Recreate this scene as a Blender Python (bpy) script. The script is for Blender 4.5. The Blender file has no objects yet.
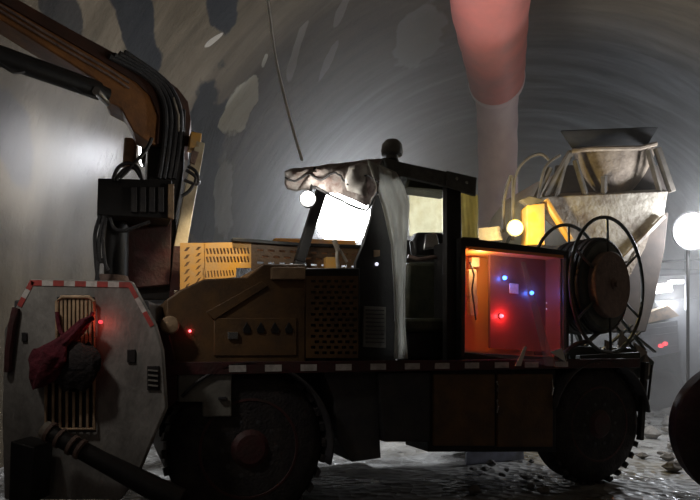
import bpy, math, random
from mathutils import Vector as V, Matrix
random.seed(7)
C = bpy.context.scene.collection
SC = bpy.context.scene
PI = math.pi

# ------------------------------------------------------------------ camera
F, ZC, HY = 560.0, 1.25, 350.0
cam_d = bpy.data.cameras.new('camera'); cam = bpy.data.objects.new('camera', cam_d); C.objects.link(cam)
cam.location = (0, 0, ZC); cam.rotation_euler = (PI/2, 0, 0)
cam_d.sensor_width = 36; cam_d.lens = F/700*36; cam_d.shift_y = 100/700; cam_d.clip_start = .05; cam_d.clip_end = 200
SC.camera = cam

def W(px, py, Y):                       # a point at depth Y
    return V(((px-350)/F*Y, Y, ZC-(py-HY)/F*Y))

# truck frame: O on the ground below the near side, U along it, N across it (away from the viewer)
ANG = math.radians(23.3)
O = V((-.69, 3.85, 0)); U = V((math.cos(ANG), math.sin(ANG), 0)); N = V((-math.sin(ANG), math.cos(ANG), 0)); Z = V((0, 0, 1))
def L(px, py, b=0.0):                   # a point on the truck's lengthwise plane b metres in from its near side
    k = (px-350)/F
    a = (k*(O.y+b*N.y)-O.x-b*N.x)/(U.x-k*U.y)
    p = O+U*a+N*b
    p.z = ZC-(py-HY)/F*p.y
    return p
def T(a, b, z): return O+U*a+N*b+Z*z
def inv(p): d = p-O; return d.dot(U), d.dot(N), p.z

# tunnel frame
TA = math.radians(15.0)
TD = V((math.sin(TA), math.cos(TA), 0)); TN = V((math.cos(TA), -math.sin(TA), 0)); TR, TH = 5.5, 1.7
def tunnel_uv(px, py):
    d = V(((px-350)/F, 1, -(py-HY)/F)); x = d.dot(TN); t = d.dot(TD); z = d.z
    # |(x s, ZC-TH+z s)| = TR
    a = x*x+z*z; b = 2*(ZC-TH)*z; c = (ZC-TH)**2-TR*TR
    s = (-b+math.sqrt(b*b-4*a*c))/(2*a)
    return t*s, math.atan2(x*s, ZC-TH+z*s)*TR

# ------------------------------------------------------------------ world, lights, exposure
w = bpy.data.worlds.new('world'); SC.world = w; w.use_nodes = True
w.node_tree.nodes['Background'].inputs[0].default_value = (.10, .10, .12, 1)
w.node_tree.nodes['Background'].inputs[1].default_value = .16
SC.view_settings.view_transform = 'Standard'; SC.view_settings.look = 'None'
SC.view_settings.gamma = 1; SC.view_settings.exposure = 0.0; SC.view_settings.use_curve_mapping = False
SC.cycles.max_bounces = 8; SC.cycles.volume_bounces = 1; SC.cycles.transparent_max_bounces = 12
SC.cycles.sample_clamp_indirect = 4.0; SC.cycles.use_denoising = True

def point(name, p, e, col, r=.08):
    l = bpy.data.lights.new(name, 'POINT'); l.energy = e; l.color = col; l.shadow_soft_size = r
    o = bpy.data.objects.new(name, l); o.location = p; C.objects.link(o); return o
def spot(name, p, aim, e, col, size, r=.05, blend=.5):
    l = bpy.data.lights.new(name, 'SPOT'); l.energy = e; l.color = col; l.shadow_soft_size = r
    l.spot_size = math.radians(size); l.spot_blend = blend
    o = bpy.data.objects.new(name, l); o.location = p; C.objects.link(o)
    o.rotation_euler = (aim-p).to_track_quat('-Z', 'Y').to_euler(); return o
def area(name, p, aim, e, col, sx, sy):
    l = bpy.data.lights.new(name, 'AREA'); l.energy = e; l.color = col; l.shape = 'RECTANGLE'; l.size = sx; l.size_y = sy
    o = bpy.data.objects.new(name, l); o.location = p; C.objects.link(o)
    o.rotation_euler = (aim-p).to_track_quat('-Z', 'Y').to_euler(); return o

FLOOD = W(343, 218, 7.6)
SIDE = W(308, 199, 4.50)
MAST = W(140, 152, 5.3)
RIGHT = W(692, 231, 8.3)
LOWR = W(664, 288, 11.0)
YEL = W(515, 228, 7.75)
WARM = (1, .86, .66); COOL = (.88, .93, 1)
point('flood_light', FLOOD+V((0, -.12, 0)), 480, COOL, .16)
point('side_light', SIDE+V((0, -.10, 0)), 8, (1, .97, .88), .05)
spot('mast_light', MAST+V((-.1, .05, 0)), W(0, 168, 6.6), 900, (.90, .93, 1), 44, .2, 1)
point('right_light', RIGHT+V((.08, -.42, 0)), 230, COOL, .14)
point('far_haze_fill_light', W(600, 262, 14.5), 130, (.90, .95, 1), .3)  # unseen light added beyond the mixer to brighten the far haze
point('low_light', LOWR+V((0, -.2, -.3)), 70, COOL, .10)
point('yellow_light', YEL+V((0, -.30, 0)), 55, (1, .78, .30), .06)
# unseen fill lights added: warm area behind the viewer, spot over the guard plate
area('back_fill_light', V((-2.2, -3.2, 4.6)), V((-.6, 5, 1.4)), 7, (1, .80, .62), 3.0, 1.5)
spot('plate_fill_light', V((-2.3, 1.9, 3.6)), V((-1.66, 3.4, 1.95)), 80, (1, .95, .88), 44, .15, .95)

# ------------------------------------------------------------------ materials
def mat(name, col, rough=.6, metal=0, dirt=None, dscale=6, damt=.5, bump=.0, bscale=40, stretch=(1, 1, 1), emit=None, es=0, alpha=None, trans=0):
    m = bpy.data.materials.new(name); m.use_nodes = True; nt = m.node_tree; p = nt.nodes['Principled BSDF']
    p.inputs['Base Color'].default_value = (*col, 1); p.inputs['Roughness'].default_value = rough; p.inputs['Metallic'].default_value = metal
    tc = nt.nodes.new('ShaderNodeTexCoord'); mp = nt.nodes.new('ShaderNodeMapping'); nt.links.new(tc.outputs['Object'], mp.inputs[0]); mp.inputs['Scale'].default_value = stretch
    nz = nt.nodes.new('ShaderNodeTexNoise'); nz.inputs['Scale'].default_value = dscale; nz.inputs['Detail'].default_value = 6; nz.inputs['Roughness'].default_value = .65
    nt.links.new(mp.outputs[0], nz.inputs['Vector'])
    if dirt is None: dirt = tuple(c*.6 for c in col)
    cr = nt.nodes.new('ShaderNodeValToRGB'); cr.color_ramp.elements[0].position = .5-.25*damt; cr.color_ramp.elements[1].position = .55+.2*(1-damt)+.1
    cr.color_ramp.elements[0].color = (*col, 1); cr.color_ramp.elements[1].color = (*dirt, 1)
    nt.links.new(nz.outputs['Fac'], cr.inputs[0]); nt.links.new(cr.outputs[0], p.inputs['Base Color'])
    if bump:
        n2 = nt.nodes.new('ShaderNodeTexNoise'); n2.inputs['Scale'].default_value = bscale; n2.inputs['Detail'].default_value = 5
        nt.links.new(mp.outputs[0], n2.inputs['Vector'])
        bp = nt.nodes.new('ShaderNodeBump'); bp.inputs['Strength'].default_value = bump; bp.inputs['Distance'].default_value = .03
        nt.links.new(n2.outputs['Fac'], bp.inputs['Height']); nt.links.new(bp.outputs[0], p.inputs['Normal'])
    if emit: p.inputs['Emission Color'].default_value = (*emit, 1); p.inputs['Emission Strength'].default_value = es
    if alpha is not None: p.inputs['Alpha'].default_value = alpha
    return m
M = {}
M['orange'] = mat('orange_paint', (.42, .17, .05), .45, 0, (.15, .07, .035), 5, .7, .1, 60)
M['yellow'] = mat('amber_paint', (.85, .42, .06), .5, 0, (.55, .42, .28), 3.5, .35, .05, 60)
M['brown'] = mat('dirty_shaded_orange', (.20, .105, .04), .55, 0, (.085, .055, .035), 5, .7, .15, 50)  # dirt over orange, the base also darkened for parts standing unlit
M['boomdark'] = mat('dark_brown_boom_paint', (.075, .028, .016), .5, 0, (.035, .018, .014), 6, .6)
M['matte'] = mat('black_rubber_sheet', (.010, .010, .011), .95, 0, (.022, .020, .018), 6, .5)
M['strut'] = mat('dark_muddy_steel', (.13, .11, .09), .8, 0, (.06, .05, .04), 6, .6)
M['mudrust'] = mat('muddy_bulkhead', (.07, .052, .042), .85, 0, (.035, .028, .024), 5, .6)
M['black'] = mat('black_paint', (.012, .011, .012), .5, 0, (.028, .025, .022), 6, .5, .1, 60)
M['rubber'] = mat('tyre_rubber', (.022, .018, .020), .8, 0, (.06, .05, .045), 9, .5, .4, 50)
M['hubred'] = mat('dark_red_hub', (.085, .020, .022), .6, 0, (.05, .035, .03), 7, .6, .2, 40)
M['chassis'] = mat('chassis_grey', (.045, .042, .050), .6, 0, (.08, .075, .07), 5, .6, .2, 40)
M['plate'] = mat('splattered_grey_plate', (.40, .38, .35), .6, 0, (.13, .12, .11), 3.2, .95, .25, 35, (1, 1, .5))
M['tan'] = mat('tan_metal', (.62, .42, .25), .6, 0, (.25, .17, .11), 8, .6, .1, 60)
M['beige'] = mat('cream_post_paint', (.72, .62, .44), .5, 0, (.40, .30, .18), 5, .5, .1, 50)
M['toolbox'] = mat('grey_toolbox', (.24, .23, .20), .6, 0, (.12, .11, .10), 7, .5, .1, 60)
M['tapew'] = mat('white_tape', (.72, .68, .64), .45, 0, (.35, .30, .27), 14, .4)
M['taper'] = mat('red_tape', (.50, .08, .07), .45, 0, (.20, .06, .05), 14, .5)
M['film'] = mat('clear_film', (.82, .82, .78), .35, 0, (.5, .48, .42), 7, .6, .4, 14, (1, 1, .3), alpha=.9)
M['filmy'] = mat('milky_sheet', (.90, .84, .50), .4, 0, (.72, .66, .40), 8, .4, .3, 12)
M['filmthin'] = mat('thin_film', (.75, .76, .8), .2, 0, (.9, .9, .95), 6, .5, .6, 10, (1, 1, .2), alpha=.10)
M['filmhigh'] = mat('film_highlight', (.8, .78, .8), .3, 0, (.6, .58, .6), 7, .6, .3, 14, alpha=.22)
M['canopy'] = mat('crusted_canopy', (.60, .57, .54), .5, 0, (.20, .11, .09), 11, .8, .9, 18)
M['filmw'] = mat('cream_sheet', (.92, .90, .76), .4, 0, (.70, .66, .50), 8, .5, .3, 12)
M['canopyd'] = mat('dark_canopy_steel', (.07, .075, .07), .5, 0, (.16, .16, .14), 10, .7, .3, 40)
M['seat'] = mat('seat_vinyl', (.035, .038, .022), .5, 0, (.09, .085, .05), 6, .5, .2, 40)
M['chrome'] = mat('bright_metal', (.7, .7, .7), .25, .9, (.4, .4, .4), 9, .4)
M['rust'] = mat('rusty_hub', (.30, .20, .16), .7, 0, (.14, .09, .075), 9, .6, .3, 40)
M['reel'] = mat('dark_green_steel', (.035, .045, .042), .45, 0, (.09, .09, .08), 8, .5, .1, 60)
M['hose'] = mat('black_hose', (.02, .02, .024), .55, 0, (.07, .065, .065), 7, .5, .3, 60)
M['panel'] = mat('control_panel', (.20, .07, .06), .4, 0, (.26, .09, .07), 4, .5)
M['cabin'] = mat('cabinet_orange', (.80, .30, .07), .45, 0, (.62, .24, .08), 4, .5)
M['concrete'] = mat('concrete_splashed_metal', (.36, .29, .22), .75, 0, (.16, .12, .09), 4, .8, .6, 14)
M['conclite'] = mat('concrete_splashed_light_metal', (.62, .57, .48), .7, 0, (.13, .09, .065), 2.6, 1, .5, 12)
M['drum'] = mat('white_drum_paint', (.85, .83, .76), .5, 0, (.62, .60, .53), 3, .4, .2, 20)
M['duct'] = mat('red_duct_fabric', (.75, .22, .18), .6, 0, (.55, .20, .17), 1.6, .6, .3, 5)
M['ductg'] = mat('grey_duct_fabric', (.90, .72, .72), .8, 0, (.70, .52, .54), 2, .6, .3, 5)
M['cloth'] = mat('dark_red_cloth', (.13, .010, .022), .9, 0, (.07, .008, .015), 12, .5, .6, 30)
M['stone'] = mat('stone', (.28, .26, .24), .9, 0, (.14, .13, .12), 12, .6, .8, 14)
M['grey'] = mat('vehicle_grey', (.12, .125, .14), .5, 0, (.06, .06, .07), 4, .5, .1, 40)
M['pale'] = mat('pale_sticker', (.85, .86, .95), .5, 0, (.5, .5, .62), 60, .5)
def emis(name, col, s):
    m = bpy.data.materials.new(name); m.use_nodes = True; nt = m.node_tree; p = nt.nodes['Principled BSDF']
    p.inputs['Base Color'].default_value = (*col, 1); p.inputs['Emission Color'].default_value = (*col, 1); p.inputs['Emission Strength'].default_value = s; return m
M['lampw'] = emis('white_lamp', (1, .98, .95), 14)
M['lampy'] = emis('yellow_lamp', (1, .74, .16), 3.2)
M['ledb'] = emis('blue_led', (.06, .22, 1), 9)
M['ledr'] = emis('red_led', (1, .07, .09), 8)
M['ledw'] = emis('white_indicator', (.8, .8, .95), 1.2)
M['tail'] = emis('red_tail_lens', (1, .06, .08), 1.6)

def translucent(m, f):
    nt = m.node_tree; p = nt.nodes['Principled BSDF']; o = nt.nodes['Material Output']; t = nt.nodes.new('ShaderNodeBsdfTranslucent'); x = nt.nodes.new('ShaderNodeMixShader')
    src = p.inputs['Base Color'].links[0].from_socket; nt.links.new(src, t.inputs[0]); x.inputs[0].default_value = f
    nt.links.new(p.outputs[0], x.inputs[1]); nt.links.new(t.outputs[0], x.inputs[2]); nt.links.new(x.outputs[0], o.inputs[0])
translucent(M['film'], .35); translucent(M['filmy'], .55); translucent(M['filmw'], .55); translucent(M['canopy'], .3); translucent(M['duct'], .3); translucent(M['ductg'], .3)

# ------------------------------------------------------------------ mesh builder
class MB:
    def __init__(s): s.v = []; s.f = []; s.mk = []
    def add(s, vs, fs):
        n = len(s.v); s.mk.append((n, len(s.f))); s.v += [V(p) for p in vs]; s.f += [tuple(i+n for i in f) for f in fs]
    def prism(s, pts, vec):             # polygon swept along vec
        n = len(pts); vec = V(vec)
        s.add(list(pts)+[V(p)+vec for p in pts], [tuple(range(n)), tuple(range(2*n-1, n-1, -1))]+[(i, i+n, (i+1) % n+n, (i+1) % n) for i in range(n)])
        return s
    def box(s, a0, a1, b0, b1, z0, z1):  # in the truck's frame
        return s.prism([T(a0, b0, z0), T(a1, b0, z0), T(a1, b0, z1), T(a0, b0, z1)], N*(b1-b0))
    def bar(s, p, q, wd, ht, side=None):  # square bar from p to q
        p, q = V(p), V(q); d = (q-p).normalized(); sd = V(side) if side else (N if abs(d.dot(N)) < .9 else Z)
        e = d.cross(sd).normalized(); sd = e.cross(d).normalized()
        a = [p+e*wd/2*i+sd*ht/2*j for i, j in ((-1, -1), (1, -1), (1, 1), (-1, 1))]
        return s.prism(a, q-p)
    def tube(s, pts, r, n=10, closed=False):
        pts = [V(p) for p in pts]; m = len(pts); rs = r if isinstance(r, (list, tuple)) else [r]*m; rings = []
        ref = V((.13, .21, .97)); 
        for i, p in enumerate(pts):
            a = pts[(i-1) % m] if (closed or i) else p; b = pts[(i+1) % m] if (closed or i < m-1) else p
            d = (b-a).normalized(); e = d.cross(ref)
            if e.length < .05: e = d.cross(V((1, 0, 0)))
            e.normalize(); g = d.cross(e)
            rings.append([p+(e*math.cos(2*PI*k/n)+g*math.sin(2*PI*k/n))*rs[i] for k in range(n)])
        vs = [q for rr in rings for q in rr]; fs = []
        for i in range(m if closed else m-1):
            j = (i+1) % m
            for k in range(n): fs.append((i*n+k, i*n+(k+1) % n, j*n+(k+1) % n, j*n+k))
        if not closed: fs += [tuple(range(n-1, -1, -1)), tuple((m-1)*n+k for k in range(n))]
        s.add(vs, fs); return s
    def lathe(s, prof, o, ax, n=40):    # prof: (distance along ax, radius)
        o = V(o); ax = V(ax).normalized(); e = ax.cross(Z if abs(ax.z) < .9 else V((1, 0, 0))).normalized(); g = ax.cross(e)
        vs = [o+ax*t+(e*math.cos(2*PI*k/n)+g*math.sin(2*PI*k/n))*max(r, 1e-4) for t, r in prof for k in range(n)]
        fs = [(i*n+k, i*n+(k+1) % n, (i+1)*n+(k+1) % n, (i+1)*n+k) for i in range(len(prof)-1) for k in range(n)]
        fs += [tuple(range(n-1, -1, -1)), tuple((len(prof)-1)*n+k for k in range(n))]
        s.add(vs, fs); return s
    def grid(s, fn, nu, nv, hole=None):
        vs = [fn(i/nu, j/nv) for j in range(nv+1) for i in range(nu+1)]
        fs = [(j*(nu+1)+i, j*(nu+1)+i+1, (j+1)*(nu+1)+i+1, (j+1)*(nu+1)+i) for j in range(nv) for i in range(nu) if not (hole and hole(i, j))]
        s.add(vs, fs); return s
    def each(s, name, m, parent=None, bevel=0):   # every piece an object of its own
        ends = s.mk[1:]+[(len(s.v), len(s.f))]; out = []
        for (v0, f0), (v1, f1) in zip(s.mk, ends):
            q = MB(); q.v = s.v[v0:v1]; q.f = [tuple(i-v0 for i in f) for f in s.f[f0:f1]]; out.append(q.build(name, m, parent, bevel))
        return out
    def build(s, name, m, parent=None, bevel=0, solid=0, sub=0, ang=35):
        me = bpy.data.meshes.new(name); o = bpy.data.objects.new(name, me); C.objects.link(o)
        org = V((0, 0, 0)); vs = s.v
        if parent is not None:
            o.parent = parent; base = ROOTM[root_of(parent).name]; ib = base.inverted(); vs = [ib @ p for p in vs]
        else:
            xs = [p.x for p in vs]; ys = [p.y for p in vs]
            org = V(((min(xs)+max(xs))/2, (min(ys)+max(ys))/2, min(p.z for p in vs))); vs = [p-org for p in vs]; o.location = org
        me.from_pydata([tuple(p) for p in vs], [], s.f); me.update()
        import bmesh
        bm = bmesh.new(); bm.from_mesh(me); bmesh.ops.recalc_face_normals(bm, faces=bm.faces); bm.to_mesh(me); bm.free()
        me.materials.append(M[m] if isinstance(m, str) else m)
        for p in me.polygons: p.use_smooth = ang > 20
        if ang > 20: me.set_sharp_from_angle(angle=math.radians(ang))
        if parent is None: ROOTM[o.name] = Matrix.Translation(org)
        if solid: x = o.modifiers.new('s', 'SOLIDIFY'); x.thickness = solid; x.offset = 0
        if bevel: x = o.modifiers.new('b', 'BEVEL'); x.width = bevel; x.segments = 2; x.limit_method = 'ANGLE'; x.angle_limit = math.radians(40)
        if sub: x = o.modifiers.new('d', 'SUBSURF'); x.levels = sub; x.render_levels = sub
        return o
ROOTM = {}
def root_of(o):
    while o.parent: o = o.parent
    return o
def empty(name, loc, rz, label, cat, group=None):
    o = bpy.data.objects.new(name, None); C.objects.link(o); o.location = loc; o.rotation_euler = (0, 0, rz); o.empty_display_size = .2
    ROOTM[o.name] = Matrix.Translation(V(loc)) @ Matrix.Rotation(rz, 4, 'Z'); tag(o, label, cat, group); return o
def tag(o, label, cat, group=None, kind=None):
    o['label'] = label; o['category'] = cat
    if group: o['group'] = group
    if kind: o['kind'] = kind
    return o
def lab(o, t): o['label'] = t; return o
def px_poly(pts, b=0): return [L(x, y, b) for x, y in pts]
def smooth_path(pts, n=6):
    pts = [V(p) for p in pts]; out = []
    for i in range(len(pts)-1):
        p0 = pts[max(i-1, 0)]; p1 = pts[i]; p2 = pts[i+1]; p3 = pts[min(i+2, len(pts)-1)]
        for k in range(n):
            t = k/n; out.append(.5*((2*p1)+(p2-p0)*t+(2*p0-5*p1+4*p2-p3)*t*t+(3*p1-p0-3*p2+p3)*t**3))
    return out+[pts[-1]]

# ------------------------------------------------------------------ the setting
def lining():
    m = bpy.data.materials.new('tunnel_lining'); m.use_nodes = True; nt = m.node_tree; P = nt.nodes['Principled BSDF']; P.inputs['Roughness'].default_value = .95; P.inputs['Specular IOR Level'].default_value = .12
    nn = nt.nodes.new; lk = nt.links.new
    uv = nn('ShaderNodeUVMap'); uv.uv_map = 'ts'
    def noise(scale, sx, sy, detail=6, rough=.6):
        mp = nn('ShaderNodeMapping'); mp.inputs['Scale'].default_value = (sx, sy, 1); lk(uv.outputs[0], mp.inputs[0])
        nz = nn('ShaderNodeTexNoise'); nz.inputs['Scale'].default_value = scale; nz.inputs['Detail'].default_value = detail; nz.inputs['Roughness'].default_value = rough
        lk(mp.outputs[0], nz.inputs['Vector']); return nz.outputs['Fac']
    def ramp(f, a, b, ca, cb):
        r = nn('ShaderNodeValToRGB'); r.color_ramp.elements[0].position = a; r.color_ramp.elements[1].position = b
        r.color_ramp.elements[0].color = (*ca, 1); r.color_ramp.elements[1].color = (*cb, 1); lk(f, r.inputs[0]); return r.outputs[0]
    def mix(f, a, b):
        x = nn('ShaderNodeMix'); x.data_type = 'RGBA'; lk(f, x.inputs[0])
        for s, i in ((a, 6), (b, 7)):
            if isinstance(s, tuple): x.inputs[i].default_value = (*s, 1)
            else: lk(s, x.inputs[i])
        return x.outputs[2]
    sep = nn('ShaderNodeSeparateXYZ'); lk(uv.outputs[0], sep.inputs[0])
    def mr(f, a, b):
        r = nn('ShaderNodeMapRange'); r.inputs[1].default_value = a; r.inputs[2].default_value = b; lk(f, r.inputs[0]); return r.outputs[0]
    base = ramp(noise(.5, 1, .6), .35, .7, (.075, .058, .038), (.155, .125, .09))
    streak = ramp(noise(1.1, 3.0, .22), .38, .66, (.25, .24, .22), (1, 1, 1))
    col = mix(noise(2, 1, 1), base, base)
    x = nn('ShaderNodeMix'); x.data_type = 'RGBA'; x.blend_type = 'MULTIPLY'; x.inputs[0].default_value = .6; lk(base, x.inputs[6]); lk(streak, x.inputs[7]); col = x.outputs[2]
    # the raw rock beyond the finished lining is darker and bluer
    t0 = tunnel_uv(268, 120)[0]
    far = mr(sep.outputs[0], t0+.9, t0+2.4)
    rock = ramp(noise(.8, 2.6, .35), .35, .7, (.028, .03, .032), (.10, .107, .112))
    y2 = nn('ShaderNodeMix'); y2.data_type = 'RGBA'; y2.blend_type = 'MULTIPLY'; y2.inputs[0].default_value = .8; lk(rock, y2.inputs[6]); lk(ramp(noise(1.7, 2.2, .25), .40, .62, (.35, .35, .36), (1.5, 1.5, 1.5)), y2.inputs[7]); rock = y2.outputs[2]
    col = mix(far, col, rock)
    # stains and patches with a shape of their own
    wob = nn('ShaderNodeTexNoise'); wob.inputs['Scale'].default_value = 2.2; wob.inputs['Detail'].default_value = 7; lk(uv.outputs[0], wob.inputs['Vector'])
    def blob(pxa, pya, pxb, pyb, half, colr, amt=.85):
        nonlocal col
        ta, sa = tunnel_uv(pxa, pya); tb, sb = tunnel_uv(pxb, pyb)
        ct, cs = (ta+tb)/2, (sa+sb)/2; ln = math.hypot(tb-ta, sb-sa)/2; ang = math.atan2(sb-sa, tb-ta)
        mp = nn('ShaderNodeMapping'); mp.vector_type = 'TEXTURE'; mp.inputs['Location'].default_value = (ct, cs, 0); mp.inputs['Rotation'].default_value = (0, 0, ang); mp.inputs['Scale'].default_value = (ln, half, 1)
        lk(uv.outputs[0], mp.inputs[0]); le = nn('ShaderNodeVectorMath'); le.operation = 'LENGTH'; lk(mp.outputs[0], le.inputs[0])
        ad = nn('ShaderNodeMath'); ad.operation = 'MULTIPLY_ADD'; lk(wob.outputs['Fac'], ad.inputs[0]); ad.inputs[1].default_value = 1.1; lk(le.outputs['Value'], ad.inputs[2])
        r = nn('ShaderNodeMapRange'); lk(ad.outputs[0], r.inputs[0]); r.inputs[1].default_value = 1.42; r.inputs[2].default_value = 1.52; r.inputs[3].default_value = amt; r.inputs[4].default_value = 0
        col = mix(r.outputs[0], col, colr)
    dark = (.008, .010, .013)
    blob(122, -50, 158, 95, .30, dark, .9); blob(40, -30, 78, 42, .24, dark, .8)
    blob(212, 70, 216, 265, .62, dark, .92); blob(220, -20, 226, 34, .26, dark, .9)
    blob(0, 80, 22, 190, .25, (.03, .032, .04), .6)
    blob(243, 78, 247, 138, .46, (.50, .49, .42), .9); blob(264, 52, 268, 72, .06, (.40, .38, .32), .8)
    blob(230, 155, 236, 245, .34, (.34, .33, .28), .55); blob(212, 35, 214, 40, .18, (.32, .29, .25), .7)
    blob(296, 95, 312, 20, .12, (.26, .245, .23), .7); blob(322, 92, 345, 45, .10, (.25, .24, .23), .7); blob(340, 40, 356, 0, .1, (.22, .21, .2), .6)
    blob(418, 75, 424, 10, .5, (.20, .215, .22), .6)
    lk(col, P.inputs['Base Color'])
    bp = nn('ShaderNodeBump'); bp.inputs['Strength'].default_value = .8; bp.inputs['Distance'].default_value = .12
    lk(noise(1.6, 1.6, .8, 8), bp.inputs['Height']); lk(bp.outputs[0], P.inputs['Normal'])
    return m
LIN = lining()
def tunnel_piece(name, th0, th1, t0, t1, r=TR, nt_=110, ns=40):
    me = bpy.data.meshes.new(name); vs = []; uvs = []
    for i in range(nt_+1):
        t = t0+(t1-t0)*i/nt_
        for j in range(ns+1):
            th = th0+(th1-th0)*j/ns; rr = r+.05*math.sin(t*1.7+th*3)+.03*math.sin(t*4.1+th*7)+(.16 if t > 8.3 else 0)
            p = TD*t+TN*(rr*math.sin(th)); vs.append((p.x, p.y, TH+rr*math.cos(th))); uvs.append((t, th*TR))
    fs = [(i*(ns+1)+j, i*(ns+1)+j+1, (i+1)*(ns+1)+j+1, (i+1)*(ns+1)+j) for i in range(nt_) for j in range(ns)]
    me.from_pydata(vs, [], fs); ul = me.uv_layers.new(name='ts')
    for l in me.loops: ul.data[l.index].uv = uvs[l.vertex_index]
    for p in me.polygons: p.use_smooth = True
    me.materials.append(LIN); o = bpy.data.objects.new(name, me); C.objects.link(o); o['kind'] = 'structure'; return o
FL = math.acos(-TH/TR)+.05
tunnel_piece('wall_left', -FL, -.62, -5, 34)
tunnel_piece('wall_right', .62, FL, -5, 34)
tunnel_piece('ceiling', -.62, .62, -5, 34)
# the rock face closing the tunnel
fm = mat('rock_face', (.24, .25, .26), .8, 0, (.13, .135, .14), .5, .6, .8, 2)
b = MB(); b.prism([TD*33.5+TN*(6*math.sin(a))+Z*(TH+6*math.cos(a)) for a in [i*2*PI/40 for i in range(40)]], TD*.6); o = b.build('wall_back', fm); o['kind'] = 'structure'

# floor: wet muddy gravel
gm = bpy.data.materials.new('wet_gravel_floor'); gm.use_nodes = True; nt = gm.node_tree; P = nt.nodes['Principled BSDF']
tc = nt.nodes.new('ShaderNodeTexCoord'); n1 = nt.nodes.new('ShaderNodeTexNoise'); n1.inputs['Scale'].default_value = 1.3; n1.inputs['Detail'].default_value = 8
vo = nt.nodes.new('ShaderNodeTexVoronoi'); vo.inputs['Scale'].default_value = 9
for q in (n1, vo): nt.links.new(tc.outputs['Object'], q.inputs['Vector'])
r1 = nt.nodes.new('ShaderNodeValToRGB'); r1.color_ramp.elements[0].color = (.06, .055, .05, 1); r1.color_ramp.elements[1].color = (.50, .49, .47, 1); r1.color_ramp.elements[0].position = .35; r1.color_ramp.elements[1].position = .7
nt.links.new(n1.outputs['Fac'], r1.inputs[0]); nt.links.new(r1.outputs[0], P.inputs['Base Color'])
r2 = nt.nodes.new('ShaderNodeMapRange'); nt.links.new(n1.outputs['Fac'], r2.inputs[0]); r2.inputs[1].default_value = .4; r2.inputs[2].default_value = .6; r2.inputs[3].default_value = .15; r2.inputs[4].default_value = .7
nt.links.new(r2.outputs[0], P.inputs['Roughness'])
bp = nt.nodes.new('ShaderNodeBump'); bp.inputs['Strength'].default_value = .9; bp.inputs['Distance'].default_value = .06
nt.links.new(vo.outputs['Distance'], bp.inputs['Height']); nt.links.new(bp.outputs[0], P.inputs['Normal'])
b = MB()
def fl(u, v):
    t = -5+39.5*v; x = -5.9+11.8*u; p = TD*t+TN*x; return V((p.x, p.y, .025*math.sin(t*2.3+x)*math.sin(x*1.9+t)-.03))
b.grid(fl, 60, 160); o = b.build('floor', gm); o['kind'] = 'structure'

# haze hanging in the tunnel from the machine onwards
hm = bpy.data.materials.new('dust_haze'); hm.use_nodes = True; nt = hm.node_tree; nt.nodes.clear()
out = nt.nodes.new('ShaderNodeOutputMaterial'); vs_ = nt.nodes.new('ShaderNodeVolumeScatter'); vs_.inputs['Color'].default_value = (.98, .97, .97, 1); vs_.inputs['Density'].default_value = .07; vs_.inputs['Anisotropy'].default_value = .25
nt.links.new(vs_.outputs[0], out.inputs['Volume'])
tcv = nt.nodes.new('ShaderNodeTexCoord'); sp_ = nt.nodes.new('ShaderNodeSeparateXYZ'); mr_ = nt.nodes.new('ShaderNodeMapRange')
nt.links.new(tcv.outputs['Object'], sp_.inputs[0]); nt.links.new(sp_.outputs[2], mr_.inputs[0])
mr_.inputs[1].default_value = 2.0; mr_.inputs[2].default_value = 6.5; mr_.inputs[3].default_value = .085; mr_.inputs[4].default_value = .035
# thin by the left wall, thicker to the middle, with one dense ball added to show the mast beam
ox = nt.nodes.new('ShaderNodeMapRange'); wo = nt.nodes.new('ShaderNodeNewGeometry'); sx = nt.nodes.new('ShaderNodeSeparateXYZ'); ox.interpolation_type = 'SMOOTHSTEP'
nt.links.new(wo.outputs['Position'], sx.inputs[0]); nt.links.new(sx.outputs[0], ox.inputs[0])
ox.inputs[1].default_value = -2.2; ox.inputs[2].default_value = 1.2; ox.inputs[3].default_value = .25; ox.inputs[4].default_value = 1
mu = nt.nodes.new('ShaderNodeMath'); mu.operation = 'MULTIPLY'; nt.links.new(ox.outputs[0], mu.inputs[0]); nt.links.new(mr_.outputs[0], mu.inputs[1])
def vm(op, a, b):
    x = nt.nodes.new('ShaderNodeMath'); x.operation = op
    for k, q_ in enumerate((a, b)):
        if isinstance(q_, float): x.inputs[k].default_value = q_
        else: nt.links.new(q_, x.inputs[k])
    return x.outputs[0]
# clearer air around the mixer truck, thicker dust towards the heading
ms = nt.nodes.new('ShaderNodeVectorMath'); ms.operation = 'MULTIPLY'; nt.links.new(wo.outputs['Position'], ms.inputs[0]); ms.inputs[1].default_value = (1, 1, .7)
md = nt.nodes.new('ShaderNodeVectorMath'); md.operation = 'DISTANCE'; nt.links.new(ms.outputs[0], md.inputs[0]); md.inputs[1].default_value = (2.9, 7.9, 2.0)
mk = nt.nodes.new('ShaderNodeMapRange'); mk.interpolation_type = 'SMOOTHSTEP'; nt.links.new(md.outputs['Value'], mk.inputs[0]); mk.inputs[1].default_value = 1.3; mk.inputs[2].default_value = 3.0; mk.inputs[3].default_value = .08; mk.inputs[4].default_value = 1
my_ = nt.nodes.new('ShaderNodeMapRange'); nt.links.new(sx.outputs[1], my_.inputs[0]); my_.inputs[1].default_value = 9; my_.inputs[2].default_value = 16; my_.inputs[3].default_value = 1; my_.inputs[4].default_value = 2.2
clr = vm('MULTIPLY', mk.outputs[0], my_.outputs[0])
cd = nt.nodes.new('ShaderNodeVectorMath'); cd.operation = 'DISTANCE'; nt.links.new(wo.outputs['Position'], cd.inputs[0]); cd.inputs[1].default_value = W(45, 165, 5.7)
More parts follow.
